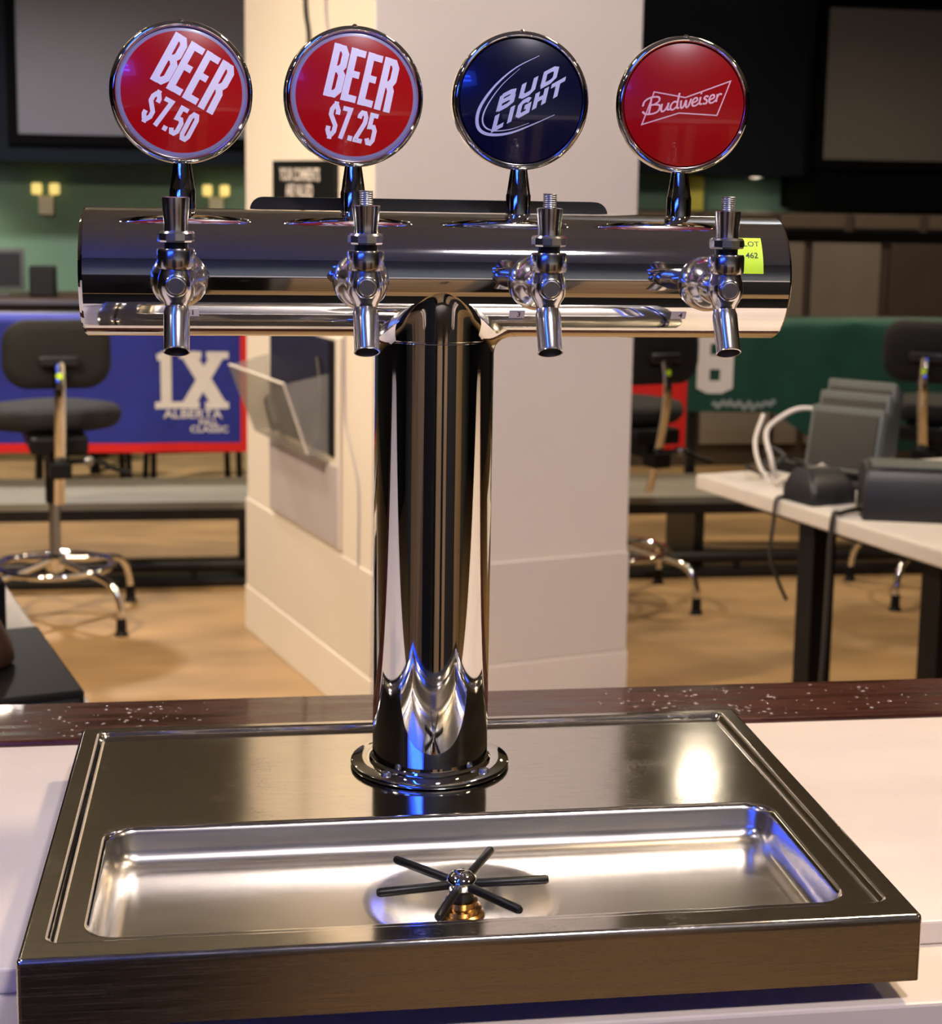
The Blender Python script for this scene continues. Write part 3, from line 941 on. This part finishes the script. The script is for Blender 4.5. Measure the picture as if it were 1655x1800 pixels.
# ================================================================== BENCH, FOOT RAIL, BANNERS
bn = empty('low_bench', (0, 5.345, FL))
tag(bn, 'long low grey bench in front of the hanging banners', 'bench')
for k in range(3):
    box('seat_plank', (-3.4, -.27 + k * .17, .275), (4.2, -.27 + k * .17 + .165, .305), BENCH, bn, .004)
box('front_beam', (-3.4, -.265, .235), (4.2, -.235, .275), IRON, bn, .003)
for k, x in enumerate((-3.2, -1.9, -.12, 1.62, 3.0, 4.0)):
    box('leg', (x - .02, -.22, 0), (x + .02, .22, .275), IRON, bn, .003)
fr = empty('foot_rail', (0, 5.04, FL))
tag(fr, 'dark double foot rail lying along the floor before the bench', 'foot rail')
tube('rail_tube', [(-3.4, 0, .075), (4.2, 0, .075)], .022, IRON, fr, 14, False)
box('floor_sill', (-3.4, -.03, 0), (4.2, .06, .03), IRON, fr, .006)
for x in (-3, -1.6, -.3, 1.3, 1.75, 3.1):
    box('rail_bracket', (x - .012, -.012, .02), (x + .012, .012, .08), IRON, fr, .002)

BY = 5.62
def up(x, z):       # banner coordinates measured on the plane y = 5.3 carried to y = BY
    k = (BY + 1.0725) / (5.3 + 1.0725)
    return -.122 + (x + .122) * k, .3849 + (z - .3849) * k
hr = empty('banner_rail', (0, BY + .05, FL))
tag(hr, 'dark handrail on posts that carries the cloth banners', 'railing')
zt = up(0, -.155)[1] - FL
tube('top_rail', [(-3.4, 0, zt), (4.2, 0, zt)], .03, IRON, hr, 14, False)
for x in (-3.2, -1.75, -.02, 1.72, 3.0, 4.1):
    box('rail_post', (x - .02, -.02, 0), (x + .02, .02, zt), IRON, hr, .003)

def wave(x, z):
    return BY - .012 + .006 * math.sin(9 * x + 3 * z) + .004 * math.sin(21 * x - 5 * z)
def cloth(name, xs, ztop, zbot, m, parent, off=0., th=.004, drape=True):
    """hanging cloth; zbot is a function of x; folds back over the rail at the top"""
    nz = 14
    def col(x, o):
        out = []
        zb = zbot(x)
        for k in range(nz + 1):
            z = zb + (ztop - zb) * k / nz
            out.append(Vector((x, wave(x, z) - off - o, z)))
        if drape:
            for a in (30, 60, 90, 120, 150):
                a = math.radians(a)
                out.append(Vector((x, BY + .05 - (.06 + o) * math.cos(a), ztop + (.034 + o) * math.sin(a))))
            out.append(Vector((x, BY + .05 + .06 + o, ztop - .1)))
        return out
    front = [col(x, th) for x in xs]
    back = [col(x, 0) for x in xs]
    bm = bmesh.new()
    fv = [[bm.verts.new(v) for v in c] for c in front]
    bv = [[bm.verts.new(v) for v in c] for c in back]
    n = len(front[0])
    for i in range(len(xs) - 1):
        for k in range(n - 1):
            bm.faces.new((fv[i][k], fv[i + 1][k], fv[i + 1][k + 1], fv[i][k + 1]))
            bm.faces.new((bv[i][k], bv[i][k + 1], bv[i + 1][k + 1], bv[i + 1][k]))
        bm.faces.new((fv[i][0], bv[i][0], bv[i + 1][0], fv[i + 1][0]))
        bm.faces.new((fv[i][-1], fv[i + 1][-1], bv[i + 1][-1], bv[i][-1]))
    for i in (0, -1):
        for k in range(n - 1):
            bm.faces.new((fv[i][k], fv[i][k + 1], bv[i][k + 1], bv[i][k]))
    return link(name, tobm(bm), m, parent, ang=50)
def rng(a, b, st=.04):
    n = max(1, round((b - a) / st))
    return [a + (b - a) * k / n for k in range(n + 1)]
bx1, zb_ = up(-.094, -.645)
_, ztp = up(0, -.165)
b1 = empty('cloth_banner')
tag(b1, 'blue cloth banner with red edging and white IX lettering', 'banner')
cloth('banner_cloth', rng(-2.4, bx1 - .035), ztp, lambda x: zb_ + .03, BLUEC, b1)
cloth('bottom_edging', rng(-2.4, bx1 - .03), zb_ + .036, lambda x: zb_, REDC, b1, .001, .005, False)
cloth('side_edging', rng(bx1 - .036, bx1, .02), ztp, lambda x: zb_, REDC, b1, .001, .005)
def ban(u, v): return Vector((u, wave(u, v) - .0065, v))
def ubox(x0, x1, z0, z1):
    a, c = up(x0, z0); b, d = up(x1, z1)
    return a, b, c, d
a, b, c, d = ubox(-.4424, -.1724, -.480, -.268)
Wd, Hh = b - a, d - c
xi = a + .15 * Wd
pol = [([(xi, c), (xi, d)], .145 * Wd), ([(a + .0 * Wd, c + .055 * Hh), (a + .33 * Wd, c + .055 * Hh)], .12 * Hh), ([(a + .03 * Wd, d - .10 * Hh), (xi, d - .07 * Hh)], .12 * Hh),
       ([(a + .45 * Wd, d - .04 * Hh), (a + .88 * Wd, c + .04 * Hh)], .19 * Wd), ([(a + .86 * Wd, d - .04 * Hh), (a + .44 * Wd, c + .04 * Hh)], .17 * Wd),
       ([(a + .33 * Wd, d - .055 * Hh), (a + .63 * Wd, d - .055 * Hh)], .12 * Hh), ([(a + .70 * Wd, d - .055 * Hh), (a + 1.0 * Wd, d - .055 * Hh)], .12 * Hh),
       ([(a + .30 * Wd, c + .055 * Hh), (a + .60 * Wd, c + .055 * Hh)], .12 * Hh), ([(a + .68 * Wd, c + .055 * Hh), (a + 1.0 * Wd, c + .055 * Hh)], .12 * Hh)]
decal('numeral_lettering', strokes_bm(pol, .03), ban, WHITEC, b1, None, .04)
for t, x, z, sz in (('ALBERTA', -.305, -.503, .047), ('FALL', -.248, -.534, .030), ('CLASSIC', -.245, -.560, .034)):
    q = up(x, z)
    decal('banner_lettering', text_bm(t, sz * 1.05, .0008, 0, 'CENTER', 1.12), ban, WHITEC, b1, M2(0, q[0], q[1]), .04)
# green banner
g0, _ = up(1.60, 0)
b2 = empty('cloth_banner')
tag(b2, 'dark green cloth banner with a white numeral 8', 'banner')
zs1 = up(0, -.50)[1]; zs2 = up(0, -.66)[1]
cloth('banner_cloth', rng(g0, 3.4), ztp, lambda x: zs1 if x < 2.05 else zs1 + (zs2 - zs1) * min(1, (x - 2.05) / .25), GREENC, b2)
a, b, c, d = ubox(1.628, 1.782, -.432, -.18)
Wd, Hh = b - a, d - c
e8 = lambda z0, z1: [(a + .2 * Wd, z0 + .12 * (z1 - z0)), (a + .35 * Wd, z0), (a + .65 * Wd, z0), (a + .8 * Wd, z0 + .12 * (z1 - z0)), (a + .8 * Wd, z1 - .12 * (z1 - z0)), (a + .65 * Wd, z1), (a + .35 * Wd, z1), (a + .2 * Wd, z1 - .12 * (z1 - z0)), (a + .2 * Wd, z0 + .12 * (z1 - z0))]
decal('numeral_lettering', strokes_bm([(e8(c + .12 * Hh, c + .50 * Hh), .33 * Wd), (e8(c + .52 * Hh, d - .10 * Hh), .33 * Wd)], .03), ban, WHITEC, b2, None, .04)
pol = []
for k in range(7):
    q = up(1.70 + k * .035, -.462 + .006 * math.sin(k * 2.1)); q2 = up(1.722 + k * .035, -.478 + .008 * math.sin(k * 1.3))
    pol.append(([q, q2, (q2[0] + .02, q2[1] + .018)], .02))
decal('grey_applique_letters', strokes_bm(pol, .02), ban, GREYC, b2, None, .04)
b3 = empty('cloth_banner')
tag(b3, 'bright red cloth hanging from the handrail between pillar and green banner', 'banner')
cloth('banner_cloth', rng(up(1.2, 0)[0], up(1.595, 0)[0]), ztp, lambda x: zb_ - .005, REDC, b3)

# dark chairs far behind the blue banner
def chair(x, y, lb):
    e = empty('stacking_chair', (x, y, FL), math.radians(8))
    tag(e, lb, 'chair', 'dark stacking chairs behind the blue banner')
    box('seat', (-.2, -.2, .42), (.2, .2, .46), BLACK, e, .015)
    box('backrest', (-.19, .19, .60), (.19, .22, .84), BLACK, e, .012)
    for sx in (-1, 1):
        tube('leg', [(sx * .19, -.19, .42), (sx * .2, -.2, 0)], .014, BLACK, e, 10, False)
        tube('leg', [(sx * .19, .2, .82), (sx * .18, .19, .44), (sx * .2, .23, 0)], .014, BLACK, e, 10, False)
    box('side_bar', (-.2, -.012, .18), (.2, .012, .2), BLACK, e, .002)
chair(-.86, 6.9, 'dark stacking chair behind the post end of the blue banner')
chair(-.36, 6.95, 'dark stacking chair behind the lettered end of the blue banner')

# ================================================================== FAR WALL THINGS
def screen(x0, x1, z0, z1, y, m, lb):
    e = empty('projection_screen', ((x0 + x1) / 2, y, z0))
    tag(e, lb, 'screen')
    h = (x1 - x0) / 2
    box('screen_cloth', (-h, -.012, 0), (h, 0, z1 - z0), m, e, .002)
    for lo, hi in (((-h - .05, -.03, -.05), (h + .05, 0, 0)), ((-h - .05, -.03, z1 - z0), (h + .05, 0, z1 - z0 + .05)), ((-h - .05, -.03, 0), (-h, 0, z1 - z0)), ((h, -.03, 0), (h + .05, 0, z1 - z0))):
        box('screen_border', lo, hi, BLACKW, e, .002)
K8 = (8.0 + 1.0725) / (8.5 + 1.0725)
def k8(x, z, K=K8): return -.122 + (x + .122) * K, .3849 + (z - .3849) * K
x0, z0 = k8(-1.31, .585)
screen(x0, 1.0, z0, 1.72, 8.0, SCREEN, 'wide grey projection screen hung on the navy soffit')
K9 = (7.9 + 1.0725) / (8.5 + 1.0725)
x0, z0 = k8(3.219, .537, K9)
screen(x0, 4.9, z0, k8(3.2, 1.40, K9)[1], 7.9, SCREEN2, 'warm grey projection screen hung on the black soffit')
for i, (x, z) in enumerate(((-1.169, .262), (-.258, .268))):
    e = empty('emergency_light', (x, 8.5, z))
    tag(e, ('twin-headed emergency lamp below the lower corner of the wide screen' if i == 0 else 'twin-headed emergency lamp on the green wall next to the pillar'), 'wall lamp', 'emergency lamps on the green wall')
    box('lamp_body', (-.04, -.05, -.11), (.04, 0, -.005), LBOX, e, .006)
    for s in (-1, 1):
        box('lamp_head', (s * .047 - .026, -.075, .0), (s * .047 + .026, -.02, .062), YEL, e, .01)
        tube('lamp_arm', [(s * .03, -.03, -.02), (s * .045, -.03, .02)], .008, LBOX, e, 8, False)
yb = box('yellow_upright', (2.415, 8.42, .16), (2.50, 8.5, .43), YELLIT, None, .01)  # post whose yellow colour stands in for a lit strip
tag(yb, 'short yellow post standing in for a yellow-lit strip on the green wall', 'post')

# side table with monitor and box at the far left
ft = empty('side_table', (-1.35, 7.7, FL))
tag(ft, 'dark side table carrying a monitor against the teal wall', 'table')
box('table_top', (-.55, -.3, .842), (.55, .3, .87), BARB, ft, .004)
box('metal_edging', (-.55, -.306, .845), (.55, -.298, .868), SATIN, ft, .001)
for sx in (-1, 1):
    for sy in (-1, 1):
        box('leg', (sx * .5 - .025, sy * .25 - .025, 0), (sx * .5 + .025, sy * .25 + .025, .842), BLACK, ft, .003)
box('apron', (-.48, -.24, .74), (.48, -.22, .842), CABW, ft, .002)
mo = empty('monitor', (-1.36, 7.62, FL + .87), math.radians(12))
tag(mo, 'grey framed monitor standing on the side table', 'monitor')
box('casing', (-.17, -.03, .03), (.17, .03, .235), POSL, mo, .008)
box('display', (-.148, -.034, .052), (.148, -.028, .215), POSD, mo, .001)
box('foot', (-.09, -.06, 0), (.09, .06, .016), POSL, mo, .004)
box('neck', (-.03, -.012, .01), (.03, .02, .06), POSL, mo, .003)
sb = empty('speaker_box', (-1.10, 7.62, FL + .87))
tag(sb, 'black speaker box standing beside the monitor', 'speaker')
box('cabinet', (-.062, -.06, 0), (.062, .06, .15), BLACK, sb, .006)
box('grille', (-.054, -.064, .01), (.054, -.058, .14), FABRIC, sb, .002)

# panelled service cabinet at the far right
sc = empty('service_cabinet', (2.8, 7.5, FL))
tag(sc, 'long brown service cabinet with grey panels under the black soffit', 'cabinet')
box('carcass', (-.98, .02, 0), (2.4, .6, 1.338), CABW, sc, .003)
for k in range(8):
    x = -.96 + k * .41
    box('upper_panel', (x, 0, 1.265), (x + .36, .03, 1.335), CABP2, sc, .003)
box('dark_rail', (-.98, -.02, 1.205), (2.4, .03, 1.25), BLACKW, sc, .003)  # near-black strip between the two panel rows
for k, (xa, xb, mm) in enumerate(((-.96, -.56, CABP), (-.53, -.15, CABP), (-.125, .0, CABP), (.045, .42, CABP), (.475, .85, CABW), (.90, 1.3, CABP), (1.34, 1.8, CABP), (1.84, 2.38, CABP))):
    p = box('cabinet_panel', (xa, -.005, .12), (xb, .03, 1.19), mm, sc, .003)

# ================================================================== TILL TABLE WITH TERMINALS
TT = Vector((1.008, 3.003, FL))
tt = empty('till_table', TT, TH)
tag(tt, 'white till table on thick black legs beside the pillar', 'table')
# local: x to the right along the far edge, y towards the far side (near side negative)
box('table_top', (0, -1.6, .722), (.80, 0, .76), TABW, tt, .006)
for (x, y) in ((.10, -.39), (.10, -.84), (.68, -.39), (.68, -.84)):
    box('leg', (x - .032, y - .032, 0), (x + .032, y + .032, .722), BLACK, tt, .003)
box('under_frame', (.08, -1.5, .69), (.70, -.1, .722), BLACK, tt, .003)
def on_table(x, y): return TT + E1 * x + E2 * y + Vector((0, 0, .76))
def terminal():
    e = empty('till_terminal')
    # local: screen faces -y
    Mx = Matrix.Translation((0, -.02, .035)) @ Matrix.Rotation(math.radians(-14), 4, 'X')
    box('base', (-.06, -.03, 0), (.06, .06, .02), POSD, e, .006)
    box('stand', (-.035, .0, .015), (.035, .04, .07), POSD, e, .006)
    h = box('housing', (-.088, 0, .0), (.088, .026, .155), POSL, e, .006, Mx)
    box('rear_housing', (-.088, .027, .004), (.088, .062, .148), POSM, e, .008, Mx)
    box('display', (-.078, -.003, .012), (.078, .002, .138), POSS, h, .001, Mx)
    return e
t1 = terminal(); t2 = copy_tree(t1); t3 = copy_tree(t1)
G = 'till terminals on the white table'
for t, x, y, dz, lb in ((t1, .25, -.27, 1.05, 'grey till terminal standing beside the receipt printer'), (t2, .345, -.17, 1.16, 'grey till terminal, middle one of the row of three'), (t3, .44, -.07, 1.24, 'grey till terminal at the far edge of the white table')):
    p = on_table(x, y)
    t.location = p
    t.rotation_euler.z = math.radians(-44)
    t.scale = (1.08, 1.0, dz)
    tag(t, lb, 'till terminal', G)
pr = empty('receipt_printer', on_table(.16, -.63), math.radians(-16))
tag(pr, 'dark grey receipt printer on the white till table', 'printer')
bm = loft([rrect(-.10, .16, -.075, .10, .008, 0), rrect(-.10, .16, -.075, .10, .008, .085), rrect(-.094, .154, -.06, .094, .008, .108), rrect(-.088, .148, -.05, .088, .008, .112)], True, True)
link('printer_body', tobm(bm), POSD, pr)
box('printer_lid', (-.08, -.04, .111), (.12, .07, .118), POSL, pr, .003)
box('paper_slot', (-.06, -.05, .1105), (.11, -.043, .1135), INK, pr, .0004)
pp = empty('card_terminal', on_table(.085, -.42), math.radians(20))
tag(pp, 'dark card terminal lying before the till terminals', 'card reader')
bm = loft([rrect(-.065, .065, -.05, .07, .012, 0), rrect(-.065, .065, -.05, .07, .012, .03), rrect(-.055, .055, -.03, .06, .012, .06), rrect(-.045, .045, -.01, .05, .01, .075)], True, True)
link('reader_body', tobm(bm), POSD, pp)
box('reader_display', (-.035, .006, .073), (.035, .04, .078), POSS, pp, .001)
def cable(name, pts, rr, m, lb):
    o = tube(name, pts, rr, m, None, 8)
    return tag(o, lb, 'cable')
def T(x, y, z): return on_table(x, y) + Vector((0, 0, z))
cable('white_cable', [T(.13, -.165, .004), T(.11, -.17, .06), T(.12, -.13, .12), T(.16, -.14, .16), T(.21, -.15, .178), T(.27, -.18, .172)], .0065, CABLEW, 'white cable looping up to the middle till terminal')
cable('white_cable', [T(.09, -.20, .004), T(.075, -.17, .05), T(.095, -.12, .10), T(.13, -.10, .16)], .0055, CABLEW, 'white cable standing loose in the tangle beside the till terminals')
cable('white_cable', [T(.10, -.21, .006), T(.10, -.26, .03), T(.13, -.30, .05), T(.175, -.295, .06)], .006, CABLEW, 'short white cable running into the nearest till terminal')
for i, (px_, py_, mm, lb) in enumerate(((.10, -.13, CABLED, 'dark brown cable coiled on the till table beside the white cables'), (.17, -.09, POSM, 'grey cable coiled at the far edge of the till table'), (.145, -.225, BLACK, 'black cable coiled in front of the nearest till terminal'))):
    pts = [T(px_ + .032 * math.cos(i + k * 1.1) * (1 - .05 * k), py_ + .032 * math.sin(i + k * 1.1), .006 + .011 * k) for k in range(7)]
    cable('tangled_cable', pts, .0045, mm, lb)
ad = box('power_adapter', (-.03, -.05, 0), (.03, .05, .03), BLACK, None, .005)
ad.location = on_table(.26, -.05) ; ad.rotation_euler.z = .5
tag(ad, 'black power adapter lying among the cables on the till table', 'power adapter')
cable('hanging_cable', [T(.03, -.36, .004), T(-.006, -.37, .002), T(-.012, -.37, -.05), T(-.02, -.375, -.13), T(.005, -.38, -.2), T(.03, -.375, -.24)], .0045, CABLED, 'dark cable drooping over the table edge by the card terminal')
cable('hanging_cable', [T(.10, -.57, .012), T(.02, -.585, .008), T(-.008, -.59, -.01), T(-.01, -.59, -.2), T(-.02, -.59, -.45), T(-.03, -.59, -.755)], .006, CABLED, 'grey cable dropping from the receipt printer to the floor')
cable('hanging_cable', [T(.06, -.49, -.075), T(.05, -.50, -.25), T(.045, -.505, -.42), T(.02, -.53, -.55), T(-.01, -.56, -.62)], .004, CABLED, 'thin dark cable hanging beside the thick black table leg')
cable('looped_cable', [T(-.02, -.62, -.70), T(.0, -.63, -.52), T(.035, -.63, -.46), T(.07, -.63, -.50), T(.075, -.62, -.60), T(.06, -.60, -.755)], .005, CABLED, 'stiff dark cable loop under the receipt printer')

# ================================================================== SERVING TABLE ON THE OTHER SIDE
LT = Vector((-.3314, 1.2378, FL))
lt = empty('serving_table', LT, TH)
tag(lt, 'white serving table with black equipment on it beyond the bar', 'table')
box('table_top', (-.85, -.60, .725), (0, 1.30, .76), TABW, lt, .005)
for x in (-.78, -.07):
    for y in (-.5, 1.2):
        box('leg', (x - .03, y - .03, 0), (x + .03, y + .03, .725), BLACK, lt, .003)
def on_l(x, y): return LT + E1 * x + E2 * y + Vector((0, 0, .76))
cd = empty('cash_drawer', on_l(-.27, .0), TH)
tag(cd, 'flat black cash drawer on the white serving table', 'cash drawer')
box('drawer_case', (-.23, -.165, 0), (.23, .175, .07), BLACK, cd, .004)
box('drawer_front', (-.222, -.171, .008), (.222, -.164, .06), POSD, cd, .002)
lathe('lock', [(.010, 0), (.010, .004), (.006, .005)], SATIN, cd, 16, axis_matrix((0, -.171, .035), (0, -1, 0)))
bx = empty('equipment_case', on_l(-.30, .40), TH)
tag(bx, 'black upright equipment case behind the cash drawer', 'case')
box('case_body', (-.25, -.1, 0), (.235, .1, .11), BLACK, bx, .005)
box('case_lid', (-.245, -.095, .11), (.23, .095, .118), POSD, bx, .004)
hs = empty('handset', on_l(-.135, .0) + Vector((0, 0, .07)), TH)
tag(hs, 'dark brown rounded handset standing on the cash drawer', 'handset')
bm = loft([[Vector((a * math.cos(2 * PI * k / 24) + dx, b * math.sin(2 * PI * k / 24), z)) for k in range(24)] for a, b, z, dx in ((.028, .04, 0, 0), (.034, .046, .008, 0), (.034, .046, .03, -.003), (.028, .04, .06, -.012), (.018, .03, .085, -.022), (.008, .012, .095, -.028))], True, True)
link('handset_shell', tobm(bm), BARB, hs, ang=60)
tube('handset_cord', [(-.03, 0, .08), (-.08, .02, .06), (-.13, .03, .004)], .004, BLACK, hs)
